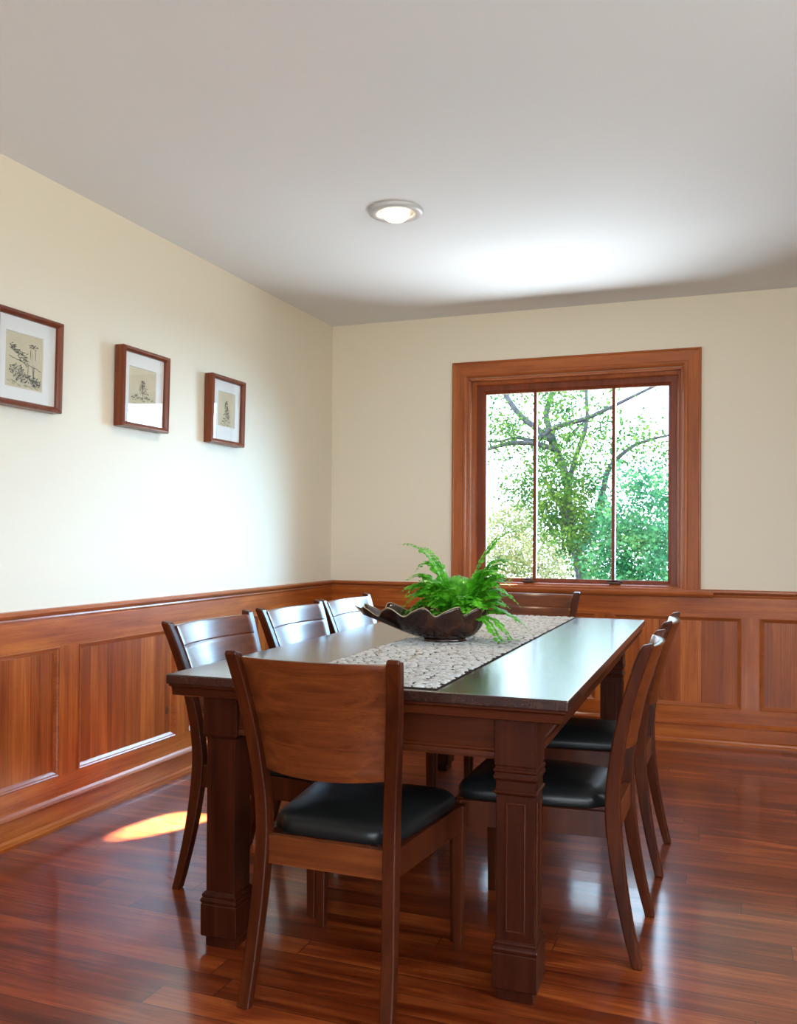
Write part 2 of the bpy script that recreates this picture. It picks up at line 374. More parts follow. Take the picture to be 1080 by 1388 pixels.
# unseen windows added in the right and rear walls, openings for fill light
def fill_window(num, P, s0, s1, z0, z1):
    w = sempty('window_%d' % num)
    bm = BM(); rect_frame(bm, [(-.09,0),(-.09,.022),(0,.022),(0,-.1),(.05,-.1),(.05,-.14),(0,-.14)], s0, z0, s1, z1, lambda u,v,o: P(u,o,v)); obj('window_frame', bm, M['trim_v'], w)
    bm = BM(); m = (s0+s1)/2
    add_loft(bm, [[P(m-.015,-.10,z),P(m+.015,-.10,z),P(m+.015,-.13,z),P(m-.015,-.13,z)] for z in (z0,z1)]); obj('mullion', bm, M['trim_v'], w)
    bm = BM(); add_loft(bm, [[P(s0+.04,-.115,z),P(s1-.04,-.115,z),P(s1-.04,-.118,z),P(s0+.04,-.118,z)] for z in (z0+.04,z1-.04)]); obj('glass_pane', bm, M['glass'], w)
fill_window(2, lambda s,o,z: (RX-o, s, z), -5.4, -3.4, .9, 2.2)
fill_window(3, lambda s,o,z: (s, RY+o, z), 2.2, 4.4, .5, 2.3)

# ------------------------------------------------------------------ recessed ceiling light
lt = thing('ceiling_light', 'round recessed ceiling downlight with white trim ring, switched on', 'light', (1.17,-1.93,H))
bm = BM(); add_lathe(bm, [(.078,-.002),(.080,-.014),(.088,-.018),(.112,-.017),(.119,-.012),(.120,0)]); obj('trim_ring', bm, M['white_trim'], lt, smooth=True)
bm = BM(); add_lathe(bm, [(.086,-.012),(.074,-.006),(.064,-.004),(.050,-.0035),(.001,-.003)]); obj('reflector', bm, M['reflector'], lt, smooth=True)
bm = BM(); add_lathe(bm, [(.058,-.004),(.060,-.014),(.055,-.028),(.042,-.040),(.022,-.047),(.0005,-.049)]); obj('bulb', bm, M['bulb'], lt, smooth=True)
# ------------------------------------------------------------------ framed prints on the left wall
def picture(y0, y1, z0, z1, label, py0, py1, pz0, pz1, kind):
    t = thing('framed_print', label, 'picture', (0, (y0+y1)/2, (z0+z1)/2), 0, 'framed prints in a row on the left wall')
    t.location.x = .004; t.rotation_euler = (0, math.radians(1.2), 0)   # hangs leaning slightly forward
    yc, zc = (y0+y1)/2, (z0+z1)/2
    w, h = (y1-y0)/2, (z1-z0)/2
    P = lambda u, v, o: (o, u, v)
    bm = BM(); rect_frame(bm, [(0,.001),(0,.046),(.003,.052),(.009,.054),(.014,.051),(.019,.046),(.023,.040),(.023,.032),(.0,.032)][:-1]+[(.023,.001),(0,.001)], -w,-h,w,h, P)
    obj('picture_frame', bm, M['frame'], t)
    bm = BM(); rect_frame(bm, [(.021,.030),(.021,.034),(0,.034)][:1]+[(.021,.033)], -w,-h,w,h, P)
    bm.free()
    # mat with a cut opening
    a0, a1, b0, b1 = py0-yc, py1-yc, pz0-zc, pz1-zc
    bm = BM()
    o_ = [(-w+.02,-h+.02),(w-.02,-h+.02),(w-.02,h-.02),(-w+.02,h-.02)]; i_ = [(a0,b0),(a1,b0),(a1,b1),(a0,b1)]
    j_ = [(a0+.003,b0+.003),(a1-.003,b0+.003),(a1-.003,b1-.003),(a0+.003,b1-.003)]
    vo = [bm.verts.new((.029,)+p) for p in o_]; vi = [bm.verts.new((.029,)+p) for p in i_]; vj = [bm.verts.new((.0255,)+p) for p in j_]
    for k in range(4):
        n = (k+1) % 4
        bm.faces.new((vo[k],vo[n],vi[n],vi[k])); bm.faces.new((vi[k],vi[n],vj[n],vj[k]))
    obj('mat_board', bm, M['mat'], t)
    bm = BM(); add_box(bm, (.022,-w+.01,-h+.01), (.025,w-.01,h-.01)); pr = obj('print', bm, M['print'], t)
    bm = BM(); rnd = random.Random(hash(kind) % 99 if False else {'a':3,'b':5,'c':8}[kind])
    W, Hh = a1-a0, b1-b0
    def st(u, v, du, dv, th):
        # one ink stroke, u,v in 0..1 of the print
        p = Vector((u*W, v*Hh)); d = Vector((du*W, dv*Hh))
        if d.length < 1e-6: return
        n = Vector((-d.y, d.x)).normalized()*th*.8
        q = [p-n*.4, p+d*.5-n, p+d, p+d*.5+n, p+n*.4]
        vs = [bm.verts.new((.02545, a0+x.x, b0+x.y)) for x in q]
        bm.faces.new(vs)
    def blob(u, v, ru, rv, n, th=.0016, L=.07):
        for _ in range(n):
            a = rnd.uniform(0,2*PI); r = math.sqrt(rnd.random())
            st(u+ru*r*math.cos(a), v+rv*r*math.sin(a), rnd.uniform(-L,L), rnd.uniform(-L*.5,L*.5), th*rnd.uniform(.6,1.3))
    if kind == 'a':
        for k in range(90):
            f = rnd.random(); st(.12+.42*f+rnd.uniform(-.04,.04), .76-.24*f+rnd.uniform(-.09,.07)*(.5+f), rnd.uniform(.02,.12), rnd.uniform(-.05,.04), .0018)
        for k in range(14): st(.10+.06*k, .555-.012*k+rnd.uniform(-.01,.01), .09, -.012, .0016)
        blob(.74,.80,.11,.05,40); st(.66,.56,.01,.24,.002); st(.80,.55,-.01,.25,.002); st(.70,.52,.005,.24,.001)
        for x in (.60,.74,.76): st(x,.18,rnd.uniform(-.01,.01),.32,.0022)
        blob(.30,.33,.20,.10,110,.002); blob(.55,.20,.32,.07,130,.0022); blob(.82,.15,.13,.07,60,.002)
        for k in range(24): st(rnd.uniform(.04,.85), rnd.uniform(.05,.14), .12, -.02, .001)
    elif kind == 'b':
        for k in range(6): st(.52+rnd.uniform(-.01,.01), .18+k*.07, rnd.uniform(-.015,.015), .12, .0022)
        for k in range(15):
            v = .32+k*.025; r = .23*(1-k/17)
            blob(.53,v,r,.014,10,.0018,.05)
        for k in range(26): st(rnd.uniform(.06,.86), .20+rnd.uniform(-.03,.03), rnd.uniform(.05,.14), rnd.uniform(-.01,.01), .0014)
        blob(.30,.25,.05,.05,16); blob(.66,.24,.07,.04,14); blob(.5,.14,.36,.02,30,.001)
    else:
        for k in range(22):
            v = .14+k*.028; r = .22*(1-k/26)
            for _ in range(3): blob(.52+rnd.uniform(-r,r),v,.045,.012,3,.0028,.05)
        for x in (.46,.54,.60): st(x,.08,rnd.uniform(-.01,.01),.5,.0016)
        blob(.5,.07,.34,.03,30,.0014)
    obj('drawing', bm, M['ink'], pr)
    bm = BM(); add_box(bm, (.033,-w+.022,-h+.022), (.0345,w-.022,h-.022)); obj('glass', bm, M['glass'], t)
picture(-3.08,-2.724,1.663,2.022,'framed drawing of tall trees above bushes, nearest the left edge',-3.012,-2.812,1.733,1.944,'a')
picture(-2.336,-1.985,1.663,2.020,'framed drawing of a lone spreading tree, middle of the three prints',-2.27,-2.065,1.770,1.94,'b')
picture(-1.602,-1.268,1.663,2.018,'smallest looking framed drawing of a slender tree, nearest the room corner',-1.515,-1.34,1.757,1.942,'c')

# ------------------------------------------------------------------ dining table
TW, TL, TZ = 1.138, 2.40, .785
tr = .0172
cx = 2.18 - math.cos(tr)*TW/2 - math.sin(tr)*TL/2
cy = -3.43 - math.sin(tr)*TW/2 + math.cos(tr)*TL/2
tb = thing('dining_table', 'long dark cherry dining table with square panelled legs in the room centre', 'table', (cx,cy,0), tr)
hw, hl = TW/2, TL/2
bm = BM(); add_box(bm, (-hw,-hl,TZ-.028), (hw,hl,TZ)); obj('tabletop', bm, M['table_top'], tb, .004, seg=3)
bm = BM()
def rect_ring(o, z): return [(-hw+o,-hl+o,z),(hw-o,-hl+o,z),(hw-o,hl-o,z),(-hw+o,hl-o,z)]
add_loft(bm, [rect_ring(*q) for q in ((.006,TZ-.0275),(.006,TZ-.034),(.012,TZ-.038),(.014,TZ-.060),(.020,TZ-.062))]); obj('edge_moulding', bm, M['table_h'], tb, .0015)
LX, LY, LH = hw-.087-.0545, hl-.062-.0545, .0545
for (side) in ('front','back','left','right'):
    bm = BM()
    pr_ = [(0,.722),(0,.640),(.003,.637),(.003,.632),(0,.630),(.004,.628),(.006,.618),(.006,.612),(-.02,.612),(-.02,.722)]
    if side in ('front','back'):
        s = -1 if side == 'front' else 1
        extrude_prof(bm, pr_, -LX+LH-.002, LX-LH+.002, lambda a,o,z: (a, s*(LY+.038+o), z)); obj('apron', bm, M['table_h'], tb)
    else:
        s = -1 if side == 'left' else 1
        extrude_prof(bm, pr_, -LY+LH-.002, LY-LH+.002, lambda a,o,z: (s*(LX+.038+o), a, z)); obj('apron', bm, M['table_d'], tb)
def sq(c, h, z): return [(c[0]-h,c[1]-h,z),(c[0]+h,c[1]-h,z),(c[0]+h,c[1]+h,z),(c[0]-h,c[1]+h,z)]
for sx in (-1,1):
    for sy in (-1,1):
        c = (sx*LX, sy*LY)
        plain_leg = (sx < 0 and sy < 0)
        bm = BM()
        if plain_leg:
            prof = [(.046,.150),(.046,.598),(.0505,.602),(LH-.001,.606),(LH,.609),(LH,.7235)]
        else:
            prof = [(.047,.150),(.050,.155),(.050,.524),(.056,.528),(.057,.534),(.053,.537),(.051,.540),(.051,.560),(.054,.562),(.057,.567),(.057,.573),(.054,.577),(.0535,.581),(.057,.584),(.057,.590),(.052,.593),(.052,.597),(LH,.600),(LH,.7235)]
        add_loft(bm, [sq(c,h,z) for h, z in prof])
        lg = obj('leg', bm, M['table_v'], tb, .0012, seg=1)
        bm = BM(); add_loft(bm, [sq(c,h,z) for h, z in ((.046,0),(.046,.028),(.055,.030),(.0575,.034),(.0575,.120),(.055,.124),(.058,.127),(.059,.133),(.057,.138),(.053,.141),(.055,.145),(.055,.150),(.050,.155),(.047,.158))])
        obj('foot_block', bm, M['table_v'], lg, .0012, seg=1)
        if not plain_leg:   # raised bead panel on the shaft faces
            bm = BM()
            for (ax, s) in ((0,1),(0,-1),(1,1),(1,-1)):
                def PF(u, v, o, ax=ax, s=s):
                    return (c[0]+u, c[1]+s*(.050+o), v) if ax == 1 else (c[0]+s*(.050+o), c[1]+u, v)
                rect_frame(bm, [(0,-.0005),(.0008,.0018),(.003,.0022),(.0048,.0006),(.006,-.0005)], -.026,.175,.026,.505, PF)
            obj('shaft_bead', bm, M['chair_v'], lg)

# ------------------------------------------------------------------ dining chairs
def make_chair(ws, label, group):
    t = thing('dining_chair', label, 'chair', (0,0,0), 0, group)
    post = [(0,-.272,.190,.0135),(.12,-.243,.185,.016),(.26,-.218,.178,.019),(.40,-.203,.174,.021),(.50,-.205,.176,.020),(.60,-.218,.183,.0185),(.72,-.243,.195,.0175),(.83,-.277,.208,.0165),(.886,-.298,.215,.0155)]
    def posty(z):
        for a, b in zip(post, post[1:]):
            if a[0] <= z <= b[0]:
                f = (z-a[0])/(b[0]-a[0]); f = f
                return a[1]+(b[1]-a[1])*f, a[2]+(b[2]-a[2])*f
        return post[-1][1], post[-1][2]
    for s in (-1,1):
        bm = BM(); rings = []
        for z, y, x, d in post:
            X = s*x*ws; h = .0175
            rings.append([(X-h,y-d,z),(X+h,y-d,z),(X+h,y+d,z),(X-h,y+d,z)])
        z, y, x, d = post[-1]; X = s*x*ws
        rings.append([(X-.015,y-d+.001,z+.010),(X+.015,y-d+.001,z+.010),(X+.015,y+d-.004,z+.004),(X-.015,y+d-.004,z+.004)])
        # smooth the profile with catmull subdivision along the length
        add_loft(bm, resample(rings, 3))
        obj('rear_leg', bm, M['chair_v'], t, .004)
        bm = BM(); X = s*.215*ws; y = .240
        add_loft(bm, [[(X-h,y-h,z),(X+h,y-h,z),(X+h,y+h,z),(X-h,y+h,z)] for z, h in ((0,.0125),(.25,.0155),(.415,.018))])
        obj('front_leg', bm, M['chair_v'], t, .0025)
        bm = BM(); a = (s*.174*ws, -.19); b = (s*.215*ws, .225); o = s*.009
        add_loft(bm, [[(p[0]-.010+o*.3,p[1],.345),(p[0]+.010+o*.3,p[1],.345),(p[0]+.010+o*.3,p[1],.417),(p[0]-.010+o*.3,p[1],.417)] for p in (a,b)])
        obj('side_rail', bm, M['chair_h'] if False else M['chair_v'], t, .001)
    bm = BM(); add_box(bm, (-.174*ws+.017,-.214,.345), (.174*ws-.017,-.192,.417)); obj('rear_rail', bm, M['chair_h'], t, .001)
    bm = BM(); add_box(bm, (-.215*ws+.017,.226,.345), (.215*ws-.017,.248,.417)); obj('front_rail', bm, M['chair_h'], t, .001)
    # curved back panel, with a groove line near the top of the front face
    bm = BM(); nx = 20; zs = [.585+(.879-.585)*k/14 for k in range(15)] 
    zs = sorted(zs + [.806,.8085,.811,.8135])
    th = .017
    def pt(i, z, front):
        y, x = posty(min(z,.886))
        xe = (x*ws-.015); u = -1+2*i/nx
        sag = .036*(1-u*u)
        zz = z - (.008*(1-u*u) if z < .59 else 0)
        g = .0022 if (front and .808 <= z <= .812) else 0
        return (u*xe, y+.004-sag + (th-g if front else 0) , zz)
    F = [[bm.verts.new(pt(i,z,True)) for i in range(nx+1)] for z in zs]
    B = [[bm.verts.new(pt(i,z,False)) for i in range(nx+1)] for z in zs]
    for G in (F,B):
        for a, b in zip(G, G[1:]):
            for i in range(nx): bm.faces.new((a[i],a[i+1],b[i+1],b[i]))
    for i in range(nx):
        bm.faces.new((F[0][i],F[0][i+1],B[0][i+1],B[0][i])); bm.faces.new((F[-1][i],F[-1][i+1],B[-1][i+1],B[-1][i]))
    for a, b, c, d in zip(F, F[1:], B, B[1:]):
        bm.faces.new((a[0],b[0],d[0],c[0])); bm.faces.new((a[-1],b[-1],d[-1],c[-1]))
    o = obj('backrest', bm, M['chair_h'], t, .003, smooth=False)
    for p in o.data.polygons: p.use_smooth = True
    md = o.modifiers.new('es','EDGE_SPLIT'); md.split_angle = math.radians(35)
    # domed leather cushion, rounded outline, wider at the front
    bm = BM(); N = 48; rings = []
    def outline(inset, z, k):
        pts = []
        for i in range(N):
            a = 2*PI*i/N; ca, sa = math.cos(a), math.sin(a)
            e = .32
            u = math.copysign(abs(ca)**e, ca); v = math.copysign(abs(sa)**e, sa)
            y = .030 + v*(.222-inset)
            hwid = (.160 + (.215-.160)*((y+.192)/.44))*ws + .012 - inset
            # the rear corners are notched round the posts
            if y < -.15: hwid = min(hwid, .158*ws)
            pts.append((u*hwid, y, z + k*(1-u*u)*(1-v*v)))
        return pts
    for inset, z, k in ((.004,.416,0),(0,.422,0),(0,.440,0),(.005,.450,0),(.016,.459,0),(.04,.466,.004),(.08,.472,.006),(.12,.476,.003),(.15,.477,0)):
        rings.append(outline(inset, z, k))
    add_loft(bm, rings)
    obj('seat', bm, M['leather'], t, smooth=True)
    return t
def resample(rings, n):
    out = []
    R = [[Vector(p) for p in r] for r in rings]
    for i in range(len(R)-1):
        p0, p1, p2, p3 = R[max(0,i-1)], R[i], R[i+1], R[min(len(R)-1,i+2)]
        last = i >= len(R)-2
        for k in range(n if not last else 1):
            t = k/n
            out.append([ .5*((2*b)+(c-a)*t+(2*a-5*b+4*c-d)*t*t+(3*b-a-3*c+d)*t*t*t) for a,b,c,d in zip(p0,p1,p2,p3)])
    out.append(R[-1])
    return out
def dup(root, loc, rz, label):
    r = root.copy(); COL.objects.link(r); r.location = loc; r.rotation_euler = (0,0,rz); r['label'] = label
    for ch in list(root.children):
        c = ch.copy(); COL.objects.link(c); c.parent = r
    return r
GR = 'dining chairs around the table'
f0 = make_chair(1.0, 'dining chair at the near end of the table, its curved back to the viewer', GR)
f0.location = (1.605,-3.37,0)
dup(f0, (2.036,-2.862,0), PI/2, 'dining chair on the right side of the table, the nearer of the two')
dup(f0, (2.036,-2.115,0), PI/2, 'dining chair on the right side of the table, farther one toward the wainscot')
dup(f0, (1.545,-1.02,0), PI, 'dining chair at the far end of the table under the window')
l0 = make_chair(1.24, 'dining chair on the left side of the table, nearest the viewer', GR)
l0.location = (1.09,-2.806,0); l0.rotation_euler = (0,0,-PI/2)
dup(l0, (1.09,-2.165,0), -PI/2, 'middle of the three dining chairs on the left side of the table')
dup(l0, (1.09,-1.584,0), -PI/2, 'dining chair on the left side of the table, nearest the room corner')

# ------------------------------------------------------------------ woven runner
rn = thing('table_runner', 'chunky woven grey beige runner lying along the dark dining table', 'table runner', (1.595,-2.25,TZ), .012)
RWh, RLh = .228, 1.155
bm = BM(); add_box(bm, (-RWh,-RLh,.0003), (RWh,RLh,.0035)); obj('backing', bm, M['cloth_base'], rn)
bm = BM(); rr = random.Random(4)
def lump(bm, x0, x1, y, r, h):
    n = 6; rings = []
    for k, (f, s) in enumerate(((0,.25),(.12,.8),(.35,1),(.65,1),(.88,.8),(1,.25))):
        x = x0+(x1-x0)*f
        rings.append([(x, y+math.cos(PI*j/(n-1))*r*s, .003+math.sin(PI*j/(n-1))*h*s) for j in range(n)])
    add_loft(bm, rings, cap=False, closed=False)
yy = -RLh+.007
while yy < RLh-.004:
    x = -RWh + rr.uniform(0,.01)
    while x < RWh-.012:
        L = rr.uniform(.014,.040); x1 = min(x+L, RWh)
        lump(bm, x, x1, yy+rr.uniform(-.0018,.0018), rr.uniform(.0040,.0060), rr.uniform(.003,.0066))
        x = x1 + rr.uniform(.001,.009)
    yy += .0132
obj('yarn_weave', bm, M['runner'], rn, smooth=True)
# ------------------------------------------------------------------ ruffled bowl
axd = math.atan2(.366,.930)
bw = thing('ruffled_bowl', 'dark brown glazed bowl with a fluted wavy rim, holding the fern', 'bowl', (1.462,-2.41,TZ+.0103), axd)
def bowl_pt(th, f, off):
    # f 0 at foot .. 1 at rim ; long axis local x, foot pushed to +x
    fx = .085*(1-f)
    a = .085 + (.238-.085)*f**.66; b = .060 + (.145-.060)*f**.6
    fl = (math.sin(th*12.0+2.2) * .85 + .15*math.sin(th*24+1.0))
    wav = fl*(.075*f**.9)
    r = 1 + wav + off
    z = .012 + .104*f**1.0 + .018*f*f*fl - .004*f*f*(-math.cos(th))
    return (fx + a*r*math.cos(th), b*r*math.sin(th), z)
bm = BM(); N = 288; rings = []
for off, fs in ((0, [k/14 for k in range(15)]), (-.045, [1-k/14 for k in range(1,15)])):
    for f in fs:
        ring = [bowl_pt(2*PI*i/N, f, off if off == 0 else off*(1.4-f*.4)) for i in range(N)]
        if off: ring = [(x,y,z+.006*(1-f)) for x,y,z in ring]
        rings.append(ring)
R = add_loft(bm, rings, cap=True)
add_loft(bm, [[(.085+.080*s*math.cos(2*PI*i/48), .055*s*math.sin(2*PI*i/48), z) for i in range(48)] for s, z in ((1.04,0),(1.05,.004),(.94,.014))])
obj('bowl_body', bm, M['ceramic'], bw, smooth=True)
bm = BM(); add_tube(bm, [bowl_pt(2*PI*i/N, 1.0, -.012) for i in range(N)] + [bowl_pt(0,1.0,-.012)], .0021, 5, False); obj('rim_edge', bm, M['rim'], bw, smooth=True)

# ------------------------------------------------------------------ fern
fc = Vector((1.585,-2.345,TZ+.075))
fern = thing('potted_fern', 'bright green leafy fern spilling from the brown bowl', 'plant', fc)
bm = BM(); add_lathe(bm, [(.001,.022),(.035,.02),(.060,.008),(.066,-.008),(.055,-.045),(.001,-.05)], n=24); obj('root_ball', bm, M['soil'], fern, smooth=True)
rf = random.Random(11)
RT = Vector((.930,.366,0)); FW = Vector((-.366,.930,0))
def frond(direction, length, lift, droop, wid):
    """curved stem with pairs of leaflets"""
    d = direction.normalized(); n = 24
    pts = []
    for k in range(n+1):
        s = k/n
        pts.append(Vector((d.x*.02,d.y*.02,0)) + d*length*(s*.9)*(1-.25*lift*(1-s)) + Vector((0,0,1))*(length*lift*(1.5*s-.75*s*s) - length*droop*s*s*s))
    for q_ in pts: q_.z = max(q_.z, -.052)
    bm = BM(); add_tube(bm, pts[::3], [.0014-.001*k/9 for k in range(9)], 5, True)
    tw = rf.uniform(-.5,.5)
    m = int(length/.0115)
    for k in range(3, m):
        s = k/m; i = min(n-1, int(s*n)); p = pts[i].lerp(pts[i+1], s*n-i); tg = (pts[i+1]-pts[i]).normalized()
        side = tg.cross(Vector((0,0,1)))
        if side.length < .2: side = tg.cross(d.cross(Vector((0,0,1))).cross(Vector((0,0,1))) + Vector((.1,.2,0)))
        side = side.normalized(); side = (Matrix.Rotation(tw*s, 3, tg) @ side)
        up = side.cross(tg).normalized()
        L = 1.15*wid*(math.sin(PI*min(1,(s*.92+.10)))**.6)*rf.uniform(.85,1.12)
        for sg in (-1,1):
            q = (side*sg + tg*rf.uniform(.15,.4) + up*rf.uniform(-.25,.22)).normalized()
            w = (tg - q*tg.dot(q)).normalized()*L*.40
            o = p + q*.001; cu = up*L*.10
            vs = [bm.verts.new(v) for v in (o, o+q*L*.3+w, o+q*L*.72+w*.85+cu*-.4, o+q*L-cu, o+q*L*.72-w*.7+cu*-.4, o+q*L*.3-w)]
            mid = bm.verts.new(o+q*L*.45+up*L*.07)
            for v_ in vs: v_.co.z = max(v_.co.z, -.061)
            for a in range(6): bm.faces.new((vs[a], vs[(a+1)%6], mid))
    obj('frond', bm, M['fern'], fern, smooth=False)
special = [  # (right, forward, length, lift, droop, leaflet)
    (-1.0,-.15,.225,.75,.62,.020),(-1.0,.1,.200,.42,.28,.017),(-.35,.05,.24,1.75,.10,.020),(-.10,.1,.235,1.7,.10,.018),(.16,.05,.27,1.8,.08,.022),(.22,-.1,.23,1.6,.2,.024),
    (1.0,.05,.29,.38,.45,.026),(.95,-.5,.25,.35,.80,.028),(.8,-.8,.23,.35,.85,.028),(1.0,-.2,.24,.55,.50,.026),(-.9,-.5,.16,.6,.6,.02),(-.8,.3,.26,1.0,.8,.017)]
for r, f, L, li, dr, w in special:
    frond(RT*r + FW*f, L, li, dr, w)
for k in range(74):
    a = rf.uniform(0, 2*PI); L = rf.uniform(.14,.235); li = rf.uniform(.6,1.7)
    if math.sin(a) < -.2 and math.cos(a) < .3: li = max(li, 1.1); L *= .8
    frond(RT*(math.cos(a)+.22)*1.0 + FW*math.sin(a)*.8, L, li, rf.uniform(.15,.6), rf.uniform(.027,.036))

# ------------------------------------------------------------------ outdoors: lawn and trees
bm = BM(); add_box(bm, (-40,.6,-3.1), (40,60,-3.0)); gr = obj('lawn', bm, M['grass']); struct(gr, 'green ground below the trees outside', 'ground')
def leaves(bm, centre, n, rad, size, rnd):
    for _ in range(n):
        p = Vector(centre) + Vector((rnd.gauss(0,rad), rnd.gauss(0,rad*2.2), rnd.gauss(0,rad)))
        a = Vector((rnd.gauss(0,1),rnd.gauss(0,1),rnd.gauss(0,.7))).normalized()
        b = a.cross(Vector((rnd.gauss(0,1),rnd.gauss(0,1),rnd.gauss(0,1)))).normalized()
        s = size*rnd.uniform(.6,1.25)
        q = [p-a*s*.5, p+b*s*.42-a*s*.05, p+b*s*.16+a*s*.3, p+a*s*.62, p-b*s*.16+a*s*.3, p-b*s*.42-a*s*.05]
        bm.faces.new([bm.verts.new(v) for v in q])
DENS = ["333465331000","432345233010","466433443431","333466444434","013566544334","134667633565","245678834656",
        "566789986888","688889988999","888888888999","888887889999","667887688999"]
def cellpos(c, r, y):
    # spread of the foliage over the view from the room, at distance y
    fx0 = (-.15 + (y-4.5)*(-.2665)); fx1 = 1.928 - (y-4.5)*.0626
    fz1 = 2.83 + (y-4.5)*.157; fz0 = .65 - (y-4.5)*.043
    return (fx0+(fx1-fx0)*(c+.5)/12, y, fz1+(fz0-fz1)*(r+.5)/12)
def species(c, r):
    if r >= 6 and c <= 4 and (r-6)*1.0 + 1.5 > c*.9 and not (r == 6 and c > 0): return 'pale'
    if r >= 10 and c <= 5: return 'pale'
    if c >= 8 and r >= 5 or (c >= 7 and r >= 8): return 'green'
    return 'mid'
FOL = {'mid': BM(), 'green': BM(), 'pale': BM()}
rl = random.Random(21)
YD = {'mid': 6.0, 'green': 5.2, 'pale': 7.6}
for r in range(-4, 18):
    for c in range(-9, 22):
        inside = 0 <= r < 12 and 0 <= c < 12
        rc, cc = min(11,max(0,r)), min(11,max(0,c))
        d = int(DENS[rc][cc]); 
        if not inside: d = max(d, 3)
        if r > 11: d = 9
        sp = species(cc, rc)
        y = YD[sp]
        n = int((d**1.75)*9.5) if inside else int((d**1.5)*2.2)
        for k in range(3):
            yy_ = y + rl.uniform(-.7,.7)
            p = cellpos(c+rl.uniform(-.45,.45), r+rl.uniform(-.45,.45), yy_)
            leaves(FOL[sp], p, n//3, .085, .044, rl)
def tree(name, label, base, fol, mat, branches):
    t = thing(name, label, 'tree', base)
    for nm, pts, r0, r1 in branches:
        P = [Vector(p)-Vector(base) for p in pts]
        # refine
        Q = []
        for i in range(len(P)-1):
            for k in range(3): Q.append(P[i].lerp(P[i+1], k/3))
        Q.append(P[-1])
        Q = [Q[0]] + [(Q[i-1]+Q[i]*2+Q[i+1])/4 for i in range(1,len(Q)-1)] + [Q[-1]]
        bm = BM(); m = len(Q)-1
        add_tube(bm, Q, [r0+(r1-r0)*k/m for k in range(m+1)], 10); obj(nm, bm, M['bark'], t, smooth=True)
    for v in fol.verts: v.co -= Vector(base)
    f = obj('foliage', fol, M[mat], t); f['kind'] = 'stuff'
    return t
def at(y, *pts): return [(x + (y-6.0)*0, y+dy, z) for x, z, dy in pts]
B1 = [('trunk', [(.90,6.0,-3.02),(.86,6.0,-1.4),(.80,6.0,-.2),(.74,6,.62),(.70,6,.86),(.66,6,1.02),(.60,6,1.15),(.59,6,1.39),(.55,6,1.68),(.54,6.02,1.92),(.41,6.05,2.28),(.31,6.1,2.53),(.23,6.15,2.77),(.31,6.2,3.05),(.5,6.3,3.9)], .088, .028),
      ('branch', [(.55,6,1.75),(.60,5.95,2.01),(.69,5.9,2.27),(.79,5.85,2.51),(.82,5.8,2.68),(.81,5.75,3.01),(.85,5.7,3.8)], .040, .015),
      ('branch', [(.19,5.95,2.44),(.33,5.9,2.54),(.55,5.85,2.6),(.81,5.8,2.65),(1.11,5.7,2.76),(1.39,5.6,2.87),(1.68,5.5,2.98),(2.0,5.4,3.05)], .040, .010),
      ('branch', [(.36,6.08,2.40),(.14,6.1,2.58),(-.09,6.15,2.76),(-.29,6.2,3.02),(-.5,6.3,3.5)], .045, .03),
      ('branch', [(.40,6.05,2.30),(.14,6.0,2.39),(-.16,5.95,2.40),(-.36,5.9,2.35),(-.48,5.85,2.30),(-.9,5.8,2.3)], .038, .016),
      ('branch', [(.14,6.0,2.42),(-.14,6.05,2.48),(-.41,6.1,2.42),(-.8,6.1,2.5)], .022, .010),
      ('branch', [(.66,6,1.0),(.79,5.95,1.15),(.91,5.9,1.34),(.98,5.9,1.67),(1.05,5.85,2.0),(1.16,5.8,2.14),(1.37,5.75,2.3),(1.61,5.7,2.37),(1.95,5.6,2.42)], .055, .010),
      ('branch', [(.60,6,1.34),(.36,6.0,1.41),(.1,6.0,1.5)], .028, .008),
      ('branch', [(.56,6.02,1.45),(.38,6.05,1.7),(.29,6.1,1.85),(.21,6.1,1.97)], .045, .012),
      ('branch', [(.52,6.05,2.40),(.64,6.0,2.54),(.79,5.95,2.66)], .030, .008)]
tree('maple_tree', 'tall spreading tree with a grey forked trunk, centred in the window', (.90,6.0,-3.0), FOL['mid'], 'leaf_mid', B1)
B2 = [('trunk', [(2.4,5.4,-3.02),(2.35,5.3,-1.0),(2.25,5.3,.4),(2.1,5.3,1.4),(2.0,5.2,2.0)], .12, .03),
      ('branch', [(2.2,5.3,1.0),(1.7,5.25,1.21),(1.40,5.2,1.27),(1.16,5.2,1.30)], .022, .008)]
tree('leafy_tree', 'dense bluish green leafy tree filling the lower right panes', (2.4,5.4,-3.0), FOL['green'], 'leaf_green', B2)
B3 = [('trunk', [(-1.2,7.7,-3.02),(-1.1,7.6,-1.0),(-.9,7.6,.2),(-.7,7.6,1.0)], .08, .02),
      ('branch', [(-1.0,7.6,-.4),(-.5,7.6,.2),(-.1,7.6,.8)], .04, .01)]
tree('pale_shrub', 'pale yellow green shrub outside, behind the lower left pane', (-1.2,7.7,-3.0), FOL['pale'], 'leaf_pale', B3)

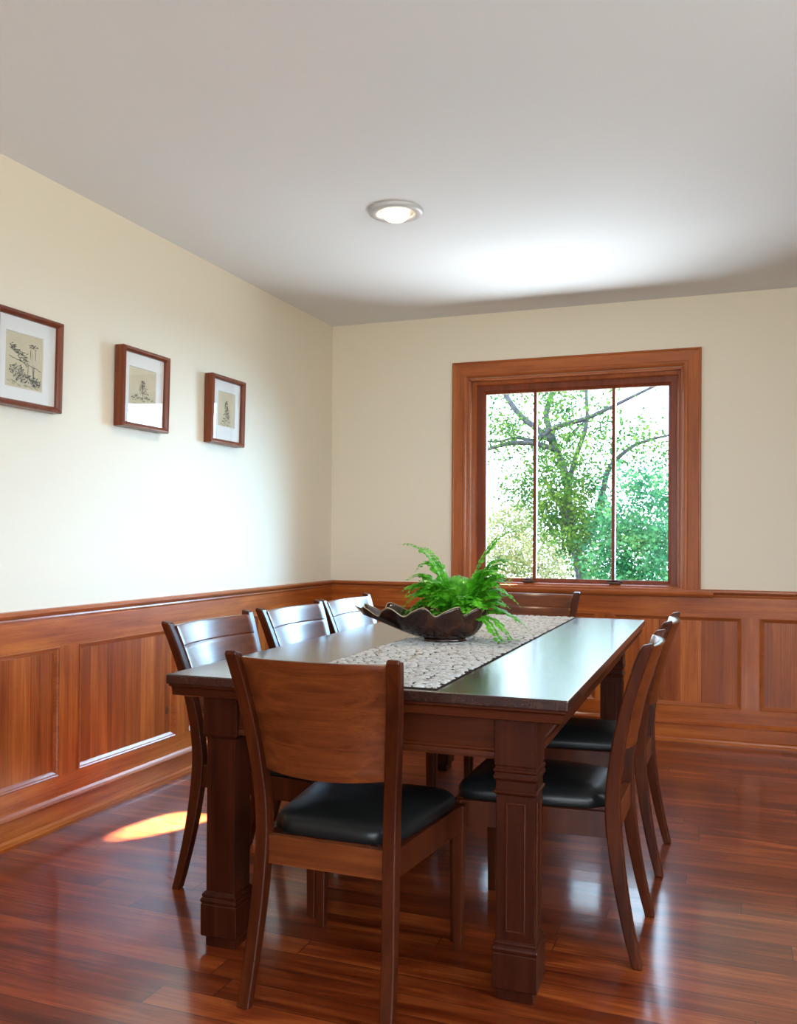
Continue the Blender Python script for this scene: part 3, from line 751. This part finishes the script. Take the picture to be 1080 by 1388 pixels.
# ------------------------------------------------------------------ world and lights
w = bpy.data.worlds.new('sky'); SC.world = w; w.use_nodes = True
nt = w.node_tree; nt.nodes.clear()
o = nt.nodes.new('ShaderNodeOutputWorld'); bg = nt.nodes.new('ShaderNodeBackground')
tc = nt.nodes.new('ShaderNodeTexCoord'); sp = nt.nodes.new('ShaderNodeSeparateXYZ'); cr = nt.nodes.new('ShaderNodeValToRGB')
nt.links.new(tc.outputs['Generated'], sp.inputs[0]); 
mp = nt.nodes.new('ShaderNodeMapRange'); mp.inputs['From Min'].default_value = -1; mp.inputs['From Max'].default_value = 1
nt.links.new(sp.outputs['Z'], mp.inputs[0]); nt.links.new(mp.outputs[0], cr.inputs['Fac'])
e = cr.color_ramp.elements
e[0].position = 0; e[0].color = (.20,.24,.16,1)
e[1].position = 1; e[1].color = (.42,.62,1.0,1)
for p_, c_ in ((.46,(.45,.52,.42)),(.5,(.68,.86,1.0)),(.62,(.60,.81,1.0))):
    x_ = e.new(p_); x_.color = (*c_,1)
SKY = 8.0
bg.inputs[1].default_value = SKY
nt.links.new(cr.outputs[0], bg.inputs[0]); nt.links.new(bg.outputs[0], o.inputs[0])

def lamp(name, typ, loc, target, energy, col, **kw):
    l = bpy.data.lights.new(name, typ); l.energy = energy; l.color = col
    for k, v in kw.items(): setattr(l, k, v)
    ob = bpy.data.objects.new(name, l); COL.objects.link(ob); ob.location = loc
    d = Vector(target)-Vector(loc); ob.rotation_euler = d.to_track_quat('-Z','Y').to_euler()
    return ob
# soft bright daylight coming in from outside the back window, towards the left wall
lamp('daylight', 'SUN', (0,0,3), (-.62,-.78,2.70), 22.0, (.34,.67,1.0), angle=math.radians(46))
# added fill lamp low outside the back window, assumed ground bounce lighting the ceiling
def area(name, loc, target, sx, sy, energy, col):
    return lamp(name, 'AREA', loc, target, energy, col, shape='RECTANGLE', size=sx, size_y=sy)
area('added_bounce_fill', (1.7,3.5,-.9), (1.6,-2.0,2.3), 5.5, 2.6, 1000, (.88,.95,1.0))
# fill lamps outside the added windows, brightening the room from behind and beside
area('window_daylight', (3.3,RY-.35,1.4), (2.2,-1,2.5), 2.2, 1.8, 120, (.93,.96,1.0))
area('window_daylight', (RX+.35,-4.4,1.75), (0,-2.4,.5), 1.9, 1.2, 75, (.90,.95,1.0))
# sunlight falling on the trees from over the house
lamp('sunlight', 'SUN', (-4,-12,14), (1,6,0), 5.0, (1,.95,.84), angle=math.radians(1))
# added narrow spot before the trees, for the sun patch by the left wall
lamp('added_sun_spot', 'SPOT', (2.32,3.25,2.16), (.40,-2.42,0), 230000, (1,.93,.78), spot_size=math.radians(1.8), spot_blend=.15, shadow_soft_size=.02)
# the lit downlight
lamp('downlight', 'SPOT', (1.17,-1.93,H-.056), (1.17,-1.93,0), 60, (1,.82,.58), spot_size=math.radians(150), spot_blend=.9, shadow_soft_size=.05)

# ------------------------------------------------------------------ camera
f, px, py, yaw, pitch, roll, X, Y, Z = 1250.34, 509.91, 718.70, .3752, .0073, .0063, 2.565, -5.6826, 1.1797
cam = bpy.data.cameras.new('camera'); co = bpy.data.objects.new('camera', cam); COL.objects.link(co); SC.camera = co
cam.sensor_fit = 'VERTICAL'; cam.sensor_height = 36; cam.sensor_width = 36; cam.lens = f/1388*36
cam.shift_x = (540-px)/1388; cam.shift_y = (py-694)/1388
fw = Vector((-math.sin(yaw)*math.cos(pitch), math.cos(yaw)*math.cos(pitch), math.sin(pitch)))
rt = Vector((math.cos(yaw), math.sin(yaw), 0)); up = rt.cross(fw)
r2 = rt*math.cos(roll)+up*math.sin(roll); u2 = -rt*math.sin(roll)+up*math.cos(roll)
mt = Matrix((r2, u2, -fw)).transposed().to_4x4(); mt.translation = (X,Y,Z); co.matrix_world = mt
cam.clip_start = .05

vs = SC.view_settings
SC.display_settings.display_device = 'sRGB'
vs.view_transform = 'Standard'; vs.look = 'None'; vs.exposure = 0.06; vs.gamma = 1.0; vs.use_curve_mapping = False
try:
    SC.cycles.use_denoising = True; SC.cycles.denoiser = 'OPENIMAGEDENOISE'
    SC.cycles.max_bounces = 10; SC.cycles.diffuse_bounces = 6; SC.cycles.glossy_bounces = 5; SC.cycles.transparent_max_bounces = 16
    SC.cycles.sample_clamp_indirect = 8
    SC.cycles.caustics_reflective = False; SC.cycles.caustics_refractive = False
except Exception: pass
